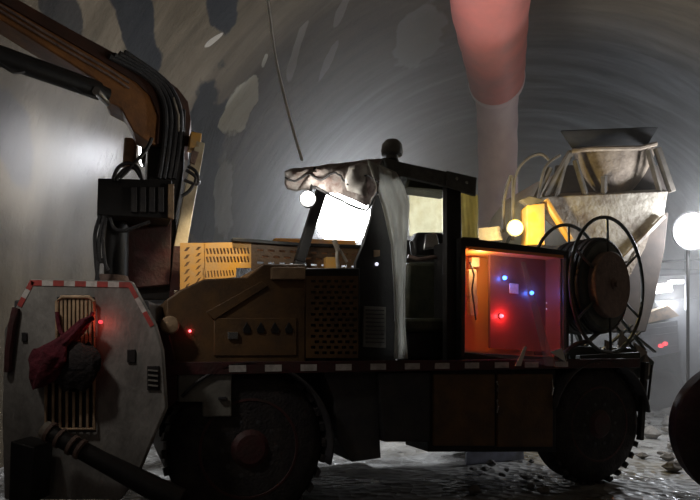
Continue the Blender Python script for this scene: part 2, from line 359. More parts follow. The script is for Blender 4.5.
cm = nt.nodes.new('ShaderNodeMapRange'); cm.interpolation_type = 'SMOOTHERSTEP'; nt.links.new(cd.outputs['Value'], cm.inputs[0]); cm.inputs[1].default_value = 0; cm.inputs[2].default_value = 1.65; cm.inputs[3].default_value = .45; cm.inputs[4].default_value = 0
sm = nt.nodes.new('ShaderNodeMath'); sm.operation = 'ADD'; nt.links.new(vm('MULTIPLY', mu.outputs[0], clr), sm.inputs[0]); nt.links.new(cm.outputs[0], sm.inputs[1])
nt.links.new(sm.outputs[0], vs_.inputs['Density'])
b = MB(); q = [V((-5.5, 4.2, -.5)), V((-1.4, 5.6, -.5)), V((16, 9.5, -.5)), V((16, 36, -.5)), V((-5.5, 36, -.5))]
b.prism(q, Z*8.6); o = b.build('haze', hm); tag(o, 'pale dusty haze hanging in the tunnel behind the machine', 'haze', kind='stuff')

# ------------------------------------------------------------------ ventilation duct
duct = empty('ventilation_duct', (TD*14+Z*6.4), 0, 'big red fabric air duct hanging under the tunnel crown', 'air duct')
def dc(px, py, Y): return W(px, py, Y)
p0 = W(489, -80, 7.0); p1 = W(490, 0, 8.3); p2 = W(494, 48, 9.8); p3 = W(496.5, 79, 10.9)
path = smooth_path([p0, p1, p2, p3], 12); n = len(path); b = MB()
b.tube(path, [(.60-.08*i/(n-1))*(1+.012*math.sin(i*1.1)) for i in range(n)], 40); b.build('duct_sleeve', 'duct', duct)
d = (path[-1]-path[-2]).normalized(); b = MB(); b.tube([path[-1]-d*.04, path[-1], path[-1]+d*.12, path[-1]+d*.2], [.525, .54, .53, .46], 40); lab(b.build('end_collar', 'ductg', duct), 'grey collar at the end of the red sleeve')
q = smooth_path([path[-1]+d*.05, W(497, 108, 11.6), W(497.5, 150, 12.2), W(498, 215, 12.5), W(498, 262, 12.6)], 8)
b = MB(); b.tube(q, [.42*(1+.02*math.sin(i*1.3)) for i in range(len(q))], 32); lab(b.build('duct_tail', 'ductg', duct), 'dusty grey tail of the duct')
b = MB(); b.tube([W(486, 24, 8.35), W(488, 40, 8.9), W(490, 56, 9.45)], .012, 6); b.tube([W(490, 56, 9.4), W(500, 56, 9.35)], .012, 6); b.build('patch_seam', 'ductg', duct)

# ------------------------------------------------------------------ the spraying machine
mc = empty('concrete_spraying_machine', O+U*1.5+N*1.1, ANG, 'orange concrete spraying machine with lifted boom, open cab and hose reel', 'construction machine')
a_l = inv(L(165, 360))[0]; a_r = inv(L(640, 360))[0]
# deck and chassis
b = MB(); b.box(a_l, a_r, .03, 2.2, 1.09, 1.12); b.build('deck', 'black', mc, .006)
b = MB(); b.box(a_l, a_r, .45, .62, .62, 1.09); b.box(a_l, a_r, 1.6, 1.77, .62, 1.09); b.box(a_l+.3, a_r-.3, .62, 1.6, .70, .95)
b.build('chassis_frame', 'chassis', mc, .01)
rail = MB(); rail.box(a_l, a_r, .0, .03, 1.085, 1.17); rail = rail.build('side_rail', 'hubred', mc, .004)
x = 229.0
k = 0
while x < 575:
    p = inv(L(x, 363))[0]; q = inv(L(x+17-(x-229)*.012, 363))[0]
    b = MB(); b.box(p, q, -.004, .0, 1.10, 1.147); b.build('reflective_mark', 'tapew', rail); x += 36-(x-229)*.012 if x < 400 else 30; k += 1
for a0, a1, nm in ((a_l+.75, a_l+1.55, 'far_blocker'), (a_l+1.6, a_l+2.35, 'far_blocker'), (-.1, .6, 'far_blocker')):  # unseen boxes added to block the flood light under the machine
    MB().box(a0, a1, 1.80, 2.16, .38, 1.085).build(nm, 'chassis', mc, .01)
MB().box(a_l+.05, .35, .5, 1.7, .35, .62).build('front_axle_beam', 'chassis', mc, .01)
# toolboxes
def door_box(name, pts, b0, b1, m, lbl=None, knob=None):
    o = MB().prism(px_poly(pts, b0), N*(b1-b0)).build(name, m, mc, .01)
    if lbl: lab(o, lbl)
    if knob:
        kx, ky = knob; MB().box(*sorted((inv(L(kx-4, ky, b0))[0], inv(L(kx+4, ky, b0))[0])), b0-.025, b0+.002, L(kx, ky+1.5, b0).z, L(kx, ky-1.5, b0).z).build('latch', 'chassis', o, .003)
    return o
door_box('toolbox', [(178, 368), (232, 368), (232, 417), (203, 417), (203, 402), (178, 402)], .02, .42, 'toolbox', 'grey toolbox ahead of the front wheel', (222, 398))
door_box('fuel_tank', [(378, 372), (430, 372), (430, 442), (384, 442)], .05, .40, 'chassis', 'dark tank between wheel and cabinet doors')
cab = door_box('locker', [(430, 370), (556, 369), (556, 452), (428, 452)], .06, .44, 'black')
for x0, x1, y1, kx in ((434, 495, 446, 487), (498, 553, 447, 544)):
    o = MB().prism([L(x0, 374, .035), L(x1, 374, .035), L(x1, y1, .035), L(x0, y1, .035)], N*.03).build('locker_door', 'brown', cab, .008)
    lab(o, 'dull orange locker door')
    MB().tube([L(x1-4, 384, .01), L(x1-4, 396, -.01), L(x1-4, 408, .01)], .008, 8).build
b = MB()
for kx, y0, y1 in ((497, 382, 392), (497, 400, 412), (552, 380, 395)): b.tube([L(kx, y0, .03), L(kx+1, (y0+y1)/2, .0), L(kx, y1, .03)], .010, 8)
b.each('door_latch', 'chrome', cab)
# wheels
def wheel(px, py, R, b0, wid, hubm='hubred'):
    c = L(px, py, b0); c.z = R+.0
    w_ = MB().lathe([(0, R*.62), (.005, R*.80), (.03, R*.93), (.07, R*.99), (wid-.07, R*.99), (wid-.03, R*.93), (wid, R*.8), (wid, R*.5)], c, N, 56).build('wheel', 'rubber', mc)
    b = MB()
    for i in range(30):
        t = 2*PI*i/30
        rad = U*math.cos(t)+Z*math.sin(t); tan = -U*math.sin(t)+Z*math.cos(t)
        p = c+rad*(R*.985)+N*.03; b.prism([p-tan*.028, p+tan*.028, p+tan*.028+rad*.03, p-tan*.028+rad*.03], N*(wid*.4)+tan*.03)
    b.build('tread', 'rubber', w_)
    MB().lathe([(.10, R*.30), (.03, R*.60), (-.002, R*.63), (-.004, R*.60), (.03, R*.55), (.055, R*.42), (.03, R*.30), (-.01, R*.22), (-.03, R*.18), (-.035, .02)], c, N, 48).build('rim', hubm, w_)
    b = MB()
    for i in range(10):
        t = 2*PI*i/10; p = c+(U*math.cos(t)+Z*math.sin(t))*R*.34+N*.03; b.lathe([(0, .018), (-.03, .018), (-.032, .01)], p, N, 6)
    b.each('wheel_bolt', 'chassis', w_)
    return w_
wheel(250, 455, .56, .06, .36); wheel(600, 430, .56, .06, .36)
for px in (250, 600):
    c = L(px, 430, .06); a = inv(c)[0]
    for bb in (1.78,):
        cc = T(a, bb, .56)
        MB().lathe([(0, .34), (.005, .45), (.03, .52), (.07, .555), (.29, .555), (.33, .52), (.36, .45), (.36, .3)], cc, N, 48).build('wheel', 'rubber', mc)
# mudguards: curved sheet over each wheel
def guard(px, R, th0, th1, m='chassis'):
    a = inv(L(px, 430, .05))[0]
    b = MB(); b.grid(lambda u, v: T(a+R*math.cos(th0+(th1-th0)*u), .0+.44*v, .56+R*math.sin(th0+(th1-th0)*u)), 24, 2)
    return b.build('mudguard', m, mc, 0, .02)
guard(250, .60, -.25, PI*.78); guard(600, .60, .15, PI*.9)
# side skirt between front wheel and tank
MB().prism(px_poly([(322, 368), (376, 368), (381, 458), (352, 462), (338, 440), (334, 400)], .10), N*.4).build('side_skirt', 'chassis', mc, .005)

# ---- front guard plate (faces the viewer)
PY = 3.40
def pw(x, y, d=0): return W(x, y, PY+d)
out_ = [(30, 279), (131, 281), (155, 325), (162, 350), (166, 408), (152, 440), (138, 474), (120, 500), (4, 500), (2, 420), (4, 330), (17, 304)]
pl = MB().prism([pw(*p) for p in out_], V((0, .05, 0))).build('front_guard_plate', 'plate', mc, .008)
lab(pl, 'grey mud-splashed guard plate with chamfered corners')
def tape(p, q, n, wd):
    p, q = V(p+(0,)), V(q+(0,)); d = (q-p); e = V((-d.y, d.x, 0)).normalized()*wd
    for i in range(n):
        s0 = p+d*i/n; s1 = p+d*(i+1)/n
        MB().prism([pw(s.x, s.y, -.004) for s in (s0, s1, s1+e, s0+e)], V((0, .004, 0))).build('tape_segment', 'tapew' if i % 2 else 'taper', pl)
tape((31, 280), (130, 282), 9, 5.5); tape((17, 305), (30, 280), 3, 5); tape((131, 283), (154, 325), 3, 4.5)
def grille(x0, x1, y0, y1, n, m, name, d0=-.03):
    b = MB(); fr = .016
    b.tube([pw(x0, y0+4, d0), pw(x0+5, y0, d0), pw(x1-5, y0, d0), pw(x1, y0+4, d0), pw(x1, y1, d0), pw(x0, y1, d0)], .012, 8, True)
    for i in range(n):
        xx = x0+(x1-x0)*(i+1)/(n+1); b.prism([pw(xx-1.3, y0+2, d0), pw(xx+1.3, y0+2, d0), pw(xx+1.3, y1, d0), pw(xx-1.3, y1, d0)], V((0, .012, 0)))
    g = b.build(name, m, pl, .002)
    return g
for (x0, x1, y0, y1) in ((57, 94, 297, 352), (45, 95, 384, 430)):
    MB().prism([pw(x0, y0, -.008), pw(x1, y0, -.008), pw(x1, y1, -.008), pw(x0, y1, -.008)], V((0, .007, 0))).build('radiator_opening', 'black', pl)
grille(57, 94, 297, 355, 8, 'tan', 'grille'); grille(46, 94, 372, 429, 6, 'tan', 'grille')
for (x, y, w_, h) in ((24, 337, 2.6, 4.5), (131, 356, 4, 6.5), (153, 378, 6, 12)):
    MB().prism([pw(x-w_, y-h, -.012), pw(x+w_, y-h, -.012), pw(x+w_, y+h, -.012), pw(x-w_, y+h, -.012)], V((0, .011, 0))).build('slot_cover', 'black', pl, .002)
b = MB()
for i in range(4): b.bar(pw(148, 370+i*5, -.018), pw(158, 371+i*5, -.018), .01, .01)
b.build('vent_louvre', 'toolbox', pl)
MB().tube([pw(16, 308, -.02), pw(12, 325, -.03), pw(9, 350, -.03), pw(8, 372, -.02)], .022, 8).build('grab_handle', 'hubred', pl)
rl = MB().lathe([(-.02, .006), (-.015, .010), (0, .011)], pw(101, 322, -.0), V((0, 1, 0)), 14).build('marker_lamp', 'tail', pl)
point('marker_light', pw(100, 322, -.07), .16, (1, .12, .08), .015)
MB().prism([pw(10, 441, -.25), pw(35, 447, -.25), pw(31, 505, -.25), pw(8, 505, -.25)], V((0, .2, 0))).build('tow_bracket', 'black', pl, .01)
# body joining the plate to the deck
b = MB(); b.prism([W(14, 300, 3.46), W(148, 300, 3.46), W(160, 372, 3.46), W(160, 400, 3.46), W(10, 400, 3.46)], V((-.12, .75, 0))); b.build('front_body', 'chassis', mc, .01)
b = MB(); b.prism([L(150, 322, .02), L(166, 318, .02), L(176, 362, .02), L(178, 400, .02), L(166, 410, .02)], N*.5); b.build('front_step', 'hubred', mc, .01)

# ---- engine hood
hood = MB().prism(px_poly([(168, 364), (166, 300), (180, 290), (204, 279), (247, 277), (264, 264), (306, 264), (306, 364)], .10), N*.75).build('engine_hood', 'brown', mc, .012)
lab(hood, 'dirty brown-orange engine hood')
# sloping dark covers lying against the hood
MB().prism([L(206, 312, .085), L(262, 281, .085), L(268, 286, .085), L(214, 320, .085)], N*.02).build('cover_ridge', 'brown', hood, .004)
MB().prism([L(272, 267, .06), L(305, 267, .06), L(305, 279, .06), L(272, 279, .06)], N*.06).build('name_plate', 'tan', hood, .004)
MB().prism([L(214, 318, .09), L(297, 318, .09), L(297, 356, .09), L(214, 356, .09)], N*.02).build('access_door', 'brown', hood, .006)
for x in (247, 261, 275, 289): MB().prism([L(x-4, 329, .08), L(x, 322, .08), L(x+4, 329, .08), L(x+3, 333, .08), L(x-3, 333, .08)], N*.012).build('hook_plate', 'black', hood, .002)
MB().prism([L(228, 332, .07), L(238, 332, .07), L(238, 339, .07), L(228, 339, .07)], N*.03).build('door_lock', 'chrome', hood, .003)
MB().lathe([(-.03, .01), (-.02, .05), (0, .06), (.2, .06)], L(170, 325, .02), N, 20).build('filter_can', 'tan', hood)
MB().lathe([(-.012, .004), (0, .009), (.02, .009)], L(190, 331, .09), N, 10).build('indicator', 'ledr', hood)
# perforated sheets
def perforated(name, p00, p10, p11, p01, cols, rows, m, parent, mx=.06, my=.12, shear=.0, dens=.5, dv=.5, brick=False, solid=.012):
    us = [0]; 
    for i in range(cols): u0 = mx+(1-2*mx)*(i+.5-dens/2)/cols; us += [u0, u0+(1-2*mx)*dens/cols]
    us.append(1); vs = [0]
    for j in range(rows): v0 = my+(1-2*my)*(j+.5-dv/2)/rows; vs += [v0, v0+(1-2*my)*dv/rows]
    vs.append(1)
    P = [V(q) for q in (p00, p10, p11, p01)]
    pts = []; W_ = len(us)
    for j, v in enumerate(vs):
        for i, u in enumerate(us):
            uu = u
            if 0 < i < W_-1 and 0 < j < len(vs)-1:
                uu += (shear if j % 2 else -shear)
                if brick and ((j-1)//2) % 2: uu += (1-2*mx)*.5/cols*.9
            pts.append(P[0].lerp(P[1], uu).lerp(P[3].lerp(P[2], uu), v))
    fs = [(j*W_+i, j*W_+i+1, (j+1)*W_+i+1, (j+1)*W_+i) for j in range(len(vs)-1) for i in range(W_-1) if not (i % 2 and j % 2)]
    b = MB(); b.add(pts, fs); return b.build(name, m, parent, 0, solid, 0, 15)
B2 = .95
s1 = perforated('perforated_screen', L(204, 243, B2), L(251, 242, B2), L(251, 268, B2), L(204, 268, B2), 13, 2, 'yellow', mc, .03, .17, -.016, .55, .7)
lab(s1, 'amber perforated screen lit by the mast lamp')
s1b = perforated('perforated_screen', L(202, 268, B2), L(236, 268, B2), L(236, 277, B2), L(202, 281, B2), 10, 1, 'yellow', mc, .05, .1, -.016, .4, .7)
s2 = perforated('perforated_screen', L(180, 243, B2), L(205, 243, B2), L(205, 281, B2), L(180, 297, B2), 2, 6, 'yellow', mc, .04, .05, .06, .28, .5)
s3 = perforated('perforated_screen', L(251, 242, B2), L(362, 248, B2), L(362, 274, B2), L(251, 270, B2), 10, 3, 'brown', mc, .03, .16, 0, .58, .36, True)  # same screen as the amber one, its shadow put into the brown
MB().bar(L(232, 240, B2), L(300, 245, B2), .03, .06).bar(L(300, 245, B2), L(364, 247, B2), .03, .05).build('screen_top_rail', 'black', mc, .004)
s4 = perforated('perforated_side_panel', L(306, 276, .07), L(358, 276, .07), L(358, 358, .07), L(306, 358, .07), 6, 14, 'brown', mc, .06, .03, 0, .62, .5, True)
MB().prism(px_poly([(306, 268), (360, 268), (360, 364), (306, 364)], .16), N*.6).build('engine_block_housing', 'black', mc, .01)
MB().prism(px_poly([(181, 246), (250, 245), (250, 266), (236, 268), (235, 276), (181, 294)], B2+.34), N*.02).build('inner_shield', 'brown', mc, .004)
MB().prism(px_poly([(252, 244), (362, 247), (362, 262), (252, 260)], B2+.55), N*.02).build('inner_shield', 'orange', mc, .004)
# muffler-like bracket and cap behind the screen, the bracket amber
MB().prism([L(326, 257, .8), L(337, 257, .8), L(337, 270, .8), L(326, 270, .8)], N*.06).build('amber_bracket', 'yellow', mc, .004)
b = MB(); b.tube([L(338, 268, .5), L(337, 256, .5), L(338, 245, .5)], .015, 8); b.tube([L(338, 250, .5), L(334, 240, .5)], .022, 8); b.tube([L(340, 250, .5), L(347, 262, .5)], .012, 8); b.each('breather_pipe', 'conclite', mc)
MB().prism(px_poly([(275, 238), (356, 240), (356, 247), (275, 245)], 1.7), N*.1).build('far_rail', 'yellow', mc, .004)

# ---- cab
BC = .12
# canopy roof slab
cA = L(384, 158, BC); zt = 2.74
A_ = L(382, 160, BC); B_ = L(476, 180, BC); C_ = W(291, 164, 4.75)
A_.z = B_.z = C_.z = 0
D_ = C_+U*.25+N*.10; E_ = B_+N*.55
rf = MB(); rf.prism([p+Z*z for p, z in ((A_, 2.70), (B_, 2.64), (E_, 2.66), (D_, 2.72), (C_, 2.73))], Z*.05); roof = rf.build('canopy_roof', 'canopyd', mc, .008)
# right-hand side beam, deep at its rear end
MB().prism(px_poly([(384, 157), (402, 162), (440, 170), (477, 178), (476, 195), (460, 190), (447, 186), (402, 176), (392, 180)], BC-.03), N*.05).build('roof_side_beam', 'canopyd', mc, .006)
MB().prism(px_poly([(447, 170.5), (477, 177.5), (476, 196), (447, 186)], BC-.05), N*.02).build('beam_gusset', 'canopyd', mc, .004)
b = MB()
for x, y in ((456, 179), (466, 183)): b.lathe([(-.01, .012), (.02, .012)], L(x, y, BC-.05), N, 10)
b.each('beam_bolt', 'chrome', mc)
# crusted front fascia between C and A
def fas(u, v):
    top = C_.lerp(A_, u)+Z*(2.775-.03*u); xs = [(0, .17), (.1, .19), (.35, .20), (.6, .26), (.85, .36), (1, .30)]
    for i in range(5):
        if xs[i][0] <= u <= xs[i+1][0]: d = xs[i][1]+(xs[i+1][1]-xs[i][1])*(u-xs[i][0])/(xs[i+1][0]-xs[i][0])
    nrm = (A_-C_).cross(Z).normalized()
    return top-Z*d*v+nrm*min(1, .25+3*v)*(.05+.02*math.sin(u*17+v*3)+.018*math.sin(v*9+u*31)+.03*math.sin(v*PI))
b = MB(); b.grid(fas, 40, 10); b.build('roof_fascia', 'canopy', mc, 0, .015)
b = MB(); b.tube([fas(u/20, .55+.15*math.sin(u))+V((0, -.03, 0)) for u in range(21)], .008, 6); b.tube([fas(.3+.7*u/14, .95+.25*math.sin(u/14*PI))+V((0, -.02, 0)) for u in range(15)], .010, 6); b.each('loose_cable', 'hose', mc)
b = MB(); b.grid(lambda u, v: fas(.68+.2*u, .15+.7*v)+V((0, -.025-.02*math.sin(u*PI), 0)), 8, 8); b.build('fascia_patch', 'tapew', mc, 0, .006)
# posts
PB = .75
b = MB(); b.bar(L(323, 186, PB), L(299, 262, PB), .085, .07); b.bar(L(299, 262, PB), L(294, 290, PB), .085, .07); b.build('cab_post', 'black', mc, .006)
MB().prism(px_poly([(447, 184), (461, 188), (462, 238), (463, 364), (447, 364)], BC), N*.07).build('cab_post', 'black', mc, .006)
MB().bar(L(449, 238, .6), L(478, 240, .6), .03, .05).build('cab_rail', 'black', mc, .004)
b = MB(); b.prism(px_poly([(377, 190), (372, 215), (363, 245), (356, 262), (355, 364), (396, 364), (394, 290), (391, 242), (384, 210)], BC+.06), N*.05); dp = b.build('cab_door_frame', 'black', mc, .006)
b = MB(); b.prism(px_poly([(364, 306), (386, 307), (386, 348), (363, 347)], BC+.045), N*.02); vp = b.build('door_vent', 'toolbox', dp, .003)
b = MB()
for i in range(9): b.bar(L(366, 310+i*4, BC+.035), L(384, 310.5+i*4, BC+.035), .008, .012)
b.each('vent_slat', 'chassis', dp)
MB().prism(px_poly([(374, 250), (380, 250), (380, 256), (374, 257)], BC+.05), N*.02).build('door_reflector', 'tan', dp, .002)
MB().lathe([(-.02, .004), (0, .014), (.01, .014)], L(377, 264, BC+.05), N, 10).build('door_lamp', 'ledw', dp)
# rear posts at the far side and cross rail
MB().bar(L(446, 187, 1.0), L(446, 360, 1.0), .05, .05).build('rear_post', 'black', mc, .005)
MB().prism(px_poly([(400, 240), (450, 240), (450, 362), (400, 362)], 1.2), N*.03).build('cab_dark_backing', 'black', mc, .004)  # black sheet added to keep the space behind the seat dark
# floor pan and seat pedestal
seat = MB().prism([L(408, 262, .5), L(446, 262, .5), L(448, 322, .5), L(406, 322, .5)], N*.14).build('operator_seat', 'seat', mc, .035)
MB().prism([L(404, 318, .25), L(450, 318, .25), L(450, 332, .25), L(404, 332, .25)], N*.45).build('seat_cushion', 'seat', seat, .03)
MB().prism([L(408, 332, .3), L(446, 332, .3), L(446, 358, .3), L(408, 358, .3)], N*.35).build('seat_base', 'black', seat, .01)
MB().prism([L(418, 232, .52), L(446, 232, .52), L(449, 240, .52), L(447, 255, .52), L(416, 255, .52), L(414, 240, .52)], N*.10).build('headrest', 'black', seat, .02)
MB().prism([L(426, 234, .49), L(437, 233, .49), L(440, 248, .49), L(424, 250, .49)], N*.03).build('headrest_buckle', 'chrome', seat, .01)
b = MB(); b.tube(smooth_path([L(408, 256, .45), L(420, 259, .42), L(435, 257, .42), L(446, 261, .45)]), .018, 8); b.build('seat_strap', 'rust', seat)
MB().prism(px_poly([(398, 330), (450, 330), (450, 364), (398, 364)], .35), N*.02).build('seat_riser', 'black', mc, .004)
# beacon
p = L(392, 162, BC+.1)
MB().lathe([(0, .05), (.05, .05), (.055, .085), (.09, .09), (.14, .082), (.17, .055), (.185, .01)], p+Z*.0, Z, 24).build('roof_beacon', 'toolbox', mc)
MB().tube([p-Z*.14, p-Z*.06, p+Z*.02], [.12, .08, .05], 16).build('beacon_neck', 'black', mc)
MB().prism([L(412, 173, .2), L(447, 182, .2), L(447, 190, .2), L(408, 187, .2)], N*.06).build('roof_lining', 'seat', mc, .004)

hl_ = MB().lathe([(-.12, .03), (-.08, .055), (0, .065), (.01, .065)], SIDE, V((0, -1, 0)), 20).build('corner_lamp', 'black', mc)
MB().lathe([(.012, .058), (.025, .05), (.03, .01)], SIDE, V((0, -1, 0)), 20).build('lamp_lens', 'lampw', hl_)
MB().bar(SIDE+V((0, .08, 0)), SIDE+V((.05, .08, .28)), .02, .02).build('lamp_arm', 'black', hl_)

# ---- control cabinet
CB = .04; D = .34
Zt0, Zt1 = L(464, 240, CB), L(570, 250, CB)
fr = MB()
o4 = [L(461, 237, CB), L(569, 251, CB), L(569, 365, CB), L(461, 364, CB)]; i4 = [L(466, 246, CB), L(564, 255, CB), L(564, 358, CB), L(465, 352, CB)]
for i in range(4):
    j = (i+1) % 4; fr.prism([o4[i], o4[j], i4[j], i4[i]], N*.03)
cabn = fr.build('control_cabinet', 'black', mc, .004); lab(cabn, 'orange control cabinet with lit indicators behind clear film')
for q4, dd_, nm, mm in ((o4, D+.03, 'cabinet_shell', 'black'), (i4, D, 'cabinet_liner', 'cabin')):
    b = MB(); q = [p+N*.032 for p in q4]
    for i, j, n0 in ((0, 1, Z*-.012), (2, 3, Z*.012), (3, 0, U*.010), (1, 2, U*-.010)): b.prism([q[i], q[j], q[j]+N*dd_, q[i]+N*dd_], n0) if (i, mm) != (1, 'cabin') else MB().prism([q[i], q[j], q[j]+N*dd_, q[i]+N*dd_], n0).build('cabinet_side_lining', 'panel', cabn)
    b.prism([p+N*dd_ for p in q], N*.012)
    b.build(nm, mm, cabn)

pn = MB().prism([L(490, 253, .26), L(563, 258, .26), L(563, 353, .26), L(490, 348, .26)], N*.03).build('control_panel', 'panel', cabn, .004)
MB().bar(L(469, 248, .06), L(563, 257, .06), .03, .03).build('cabinet_lip', 'cabin', cabn, .003)
for m, x, y in (('ledb', 504, 278), ('ledb', 531, 293), ('ledr', 501, 316)):
    MB().lathe([(-.03, .006), (-.02, .016), (0, .02), (.01, .02)], L(x, y, .25), N, 16).build('indicator_light', m, cabn)
    MB().lathe([(-.004, .024), (.004, .025)], L(x, y, .25), N, 20).build('indicator_bezel', 'chassis', cabn)
MB().prism([L(510, 283, .245), L(518.5, 284, .245), L(518.5, 294, .245), L(510, 293, .245)], N*.01).build('panel_label', 'pale', cabn)
for x, y in ((547, 303), (547, 309), (548, 268)): MB().lathe([(-.012, .008), (0, .010)], L(x, y, .25), N, 10).build('toggle_switch', 'ledw', cabn)
for x, y, h in ((473, 283, 14), (474, 306, 10), (476, 262, 5)): MB().prism([L(x-4, y-h, .28), L(x+4, y-h, .28), L(x+4, y+h, .28), L(x-4, y+h, .28)], N*.05).build('valve_block', 'tan', cabn, .008)
MB().tube([L(470, 262, .2), L(474, 275, .18), L(472, 290, .2), L(476, 320, .22)], .008, 8).build('control_hose', 'hose', cabn)
point('blue_led_light', L(504, 278, .25)-N*.05, .75, (.06, .18, 1), .01); point('blue_led_light', L(531, 293, .25)-N*.05, .75, (.06, .18, 1), .01)
point('red_led_light', L(501, 316, .25)-N*.05, 2.0, (1, .05, .06), .01)
point('cabinet_light', L(480, 262, .16), 3.6, (1, .70, .32), .03)

# ---- hose reel
RC = W(609, 285, 5.25); ax = V((math.sin(math.radians(36)), -math.cos(math.radians(36)), 0)); e1 = V((math.cos(math.radians(36)), math.sin(math.radians(36)), 0)); RR = .63
reel = MB().lathe([(-.42, .40), (-.40, .42), (-.05, .42), (-.03, .40)], RC, ax, 48).build('hose_reel', 'reel', mc); lab(reel, 'dark green steel hose reel with two spoked rings')
for off in (0, -.40):
    c = RC+ax*off
    MB().tube([c+(e1*math.cos(t)+Z*math.sin(t))*RR for t in [2*PI*i/64 for i in range(64)]], .017, 10, True).build('reel_ring', 'reel', reel)
    b = MB()
    for i in range(6):
        t = PI/2+2*PI*i/6+.05; rd = e1*math.cos(t)+Z*math.sin(t); b.tube([c+rd*.22, c+rd*RR], .012, 8)
    b.each('reel_spoke', 'reel', reel)
b = MB()
for k in range(9):
    c = RC-ax*(.06+.038*k); b.tube([c+(e1*math.cos(t)+Z*math.sin(t))*(.435+.006*(k % 2)) for t in [2*PI*i/48 for i in range(48)]], .02, 8, True)
b.build('wound_hose', 'hose', reel)
hd = MB().lathe([(-.03, .31), (.035, .31), (.045, .30), (.045, .02)], RC, ax, 48).build('hub_disc', 'rust', reel, .004)
MB().lathe([(.04, .05), (.06, .05), (.065, .03), (.09, .03)], RC, ax, 16).build('hub_axle', 'rust', reel)
b = MB(); cc = RC-ax*.2
b.bar(RC-ax*.50, V((RC.x-.45, RC.y+.35, 1.12)), .05, .04); b.bar(cc-ax*.3, V((cc.x+.1, cc.y+.3, 1.16)), .05, .04)
b.bar(V((RC.x-.3, RC.y-.02, 1.17)), V((RC.x+.35, RC.y+.15, 1.2)), .06, .06)
b.build('reel_stand', 'reel', reel, .004)
MB().tube(smooth_path([RC-ax*.1+Z*-.44, RC+V((-.25, -.15, -.52)), L(575, 345, .02), L(566, 352, .02), L(556, 358, -.03)]), .022, 8).build('hose_end', 'hose', reel)

# ---- rear deck clutter: pump with hopper grid
pump = MB().prism(px_poly([(568, 346), (640, 348), (655, 362), (650, 380), (636, 378), (572, 364)], .25), N*.5).build('rear_pump_housing', 'reel', mc, .01)
b = MB()
for p, q in (((612, 322), (636, 352)), ((620, 318), (645, 350)), ((632, 325), (600, 352)), ((640, 332), (615, 356)), ((650, 360), (604, 350)), ((655, 352), (628, 330))): b.bar(L(*p, .3), L(*q, .22), .02, .03)
b.each('pump_guard_bar', 'reel', mc, .003)
b = MB()
for p, q, r in (((622, 330), (630, 345), (618, 350)), ((634, 342), (648, 352), (640, 358)), ((606, 340), (614, 344), (606, 350)), ((646, 350), (652, 372), (642, 382))):
    b.prism([L(*p, .2), L(*q, .2), L(*r, .2)], N*.02)
b.each('bent_bracket', 'conclite', mc)
b = MB(); b.bar(L(645, 362, .05), L(640, 440, .05), .05, .05); b.bar(L(652, 365, .1), L(648, 400, .1), .02, .02); b.each('rear_leg', 'black', mc, .005)

# ---- boom and mast
BB = 1.1
def G(x, y, d=0): return L(x, y, BB+d)
# main boom: orange box girder rising to the upper left and toward the viewer
def bm_(x, y):  # the boom swings forward as it rises
    t = (150-x)/150; return W(x, y, 1/(1/4.55+t*(1/3.7-1/4.55)))
top = [(-60, -52), (0, -14), (60, 16), (120, 55), (160, 84), (180, 100), (190, 118)]
up = [(-60, -78), (0, -38), (40, -14), (96, 26), (140, 63), (166, 84), (180, 98)]
Bt = [(-60, -4), (0, 23), (50, 53), (100, 87), (110, 97), (122, 108), (128, 124), (140, 138), (152, 142), (160, 120)]
outline = [(-60, -50), (15, 0), (70, 31), (120, 58), (166, 81), (178, 91), (187, 104), (191, 120), (188, 145), (160, 146), (150, 143), (133, 131), (121, 108), (104, 99), (97, 80), (0, 19), (-60, -20)]
boom = MB().prism([bm_(*p) for p in outline], V((-.085, .30, 0))).build('boom', 'orange', mc, .012); lab(boom, 'orange box-section boom raised to the upper left')
b = MB()
for off in (0, 9):
    b.tube([bm_(x, y)+V((0, -.02, 0)) for x, y in ((-60, -32+off*.6), (0, 6+off*.6), (60, 42+off*.6), (112, 72+off*.6), (130, 84+off*.6))], .010, 8)
b.each('boom_pipe', 'rust', boom)
b = MB(); b.prism([bm_(*p)+V((0, -.03, 0)) for p in ((-60, -51), (15, -1), (70, 30), (120, 57), (166, 80), (179, 90), (189, 103), (192, 121), (189, 147), (158, 145), (160, 118), (152, 98), (138, 84), (100, 60), (0, 2), (-60, -34))], V((-.10, .36, 0))); b.build('hose_guard', 'boomdark', boom, .004)
b = MB()
for k, (dx) in enumerate((0, 5, 10, 15)):
    b.tube(smooth_path([bm_(112+dx, 60-dx*.3)+V((0, -.05, 0)), bm_(142+dx, 76)+V((0, -.06, 0)), bm_(160+dx*.9, 92)+V((0, -.07, 0)), bm_(168+dx, 116)+V((0, -.07, 0)), bm_(166+dx, 150)+V((0, -.06, 0)), bm_(160+dx, 180)+V((0, -.04, 0))]), .022, 8)
b.each('elbow_hose', 'hose', boom)
b = MB(); b.tube([bm_(177, 103)+V((0, -.1, 0)), bm_(182, 120)+V((0, -.1, 0)), bm_(182, 136)+V((0, -.1, 0))], .010, 6); b.build('bright_hose_clip', 'conclite', boom)
MB().prism([bm_(166, 80), bm_(171, 84), bm_(172, 96), bm_(168, 90)], V((0, .1, 0))).build('boom_stop', 'tan', boom, .003)
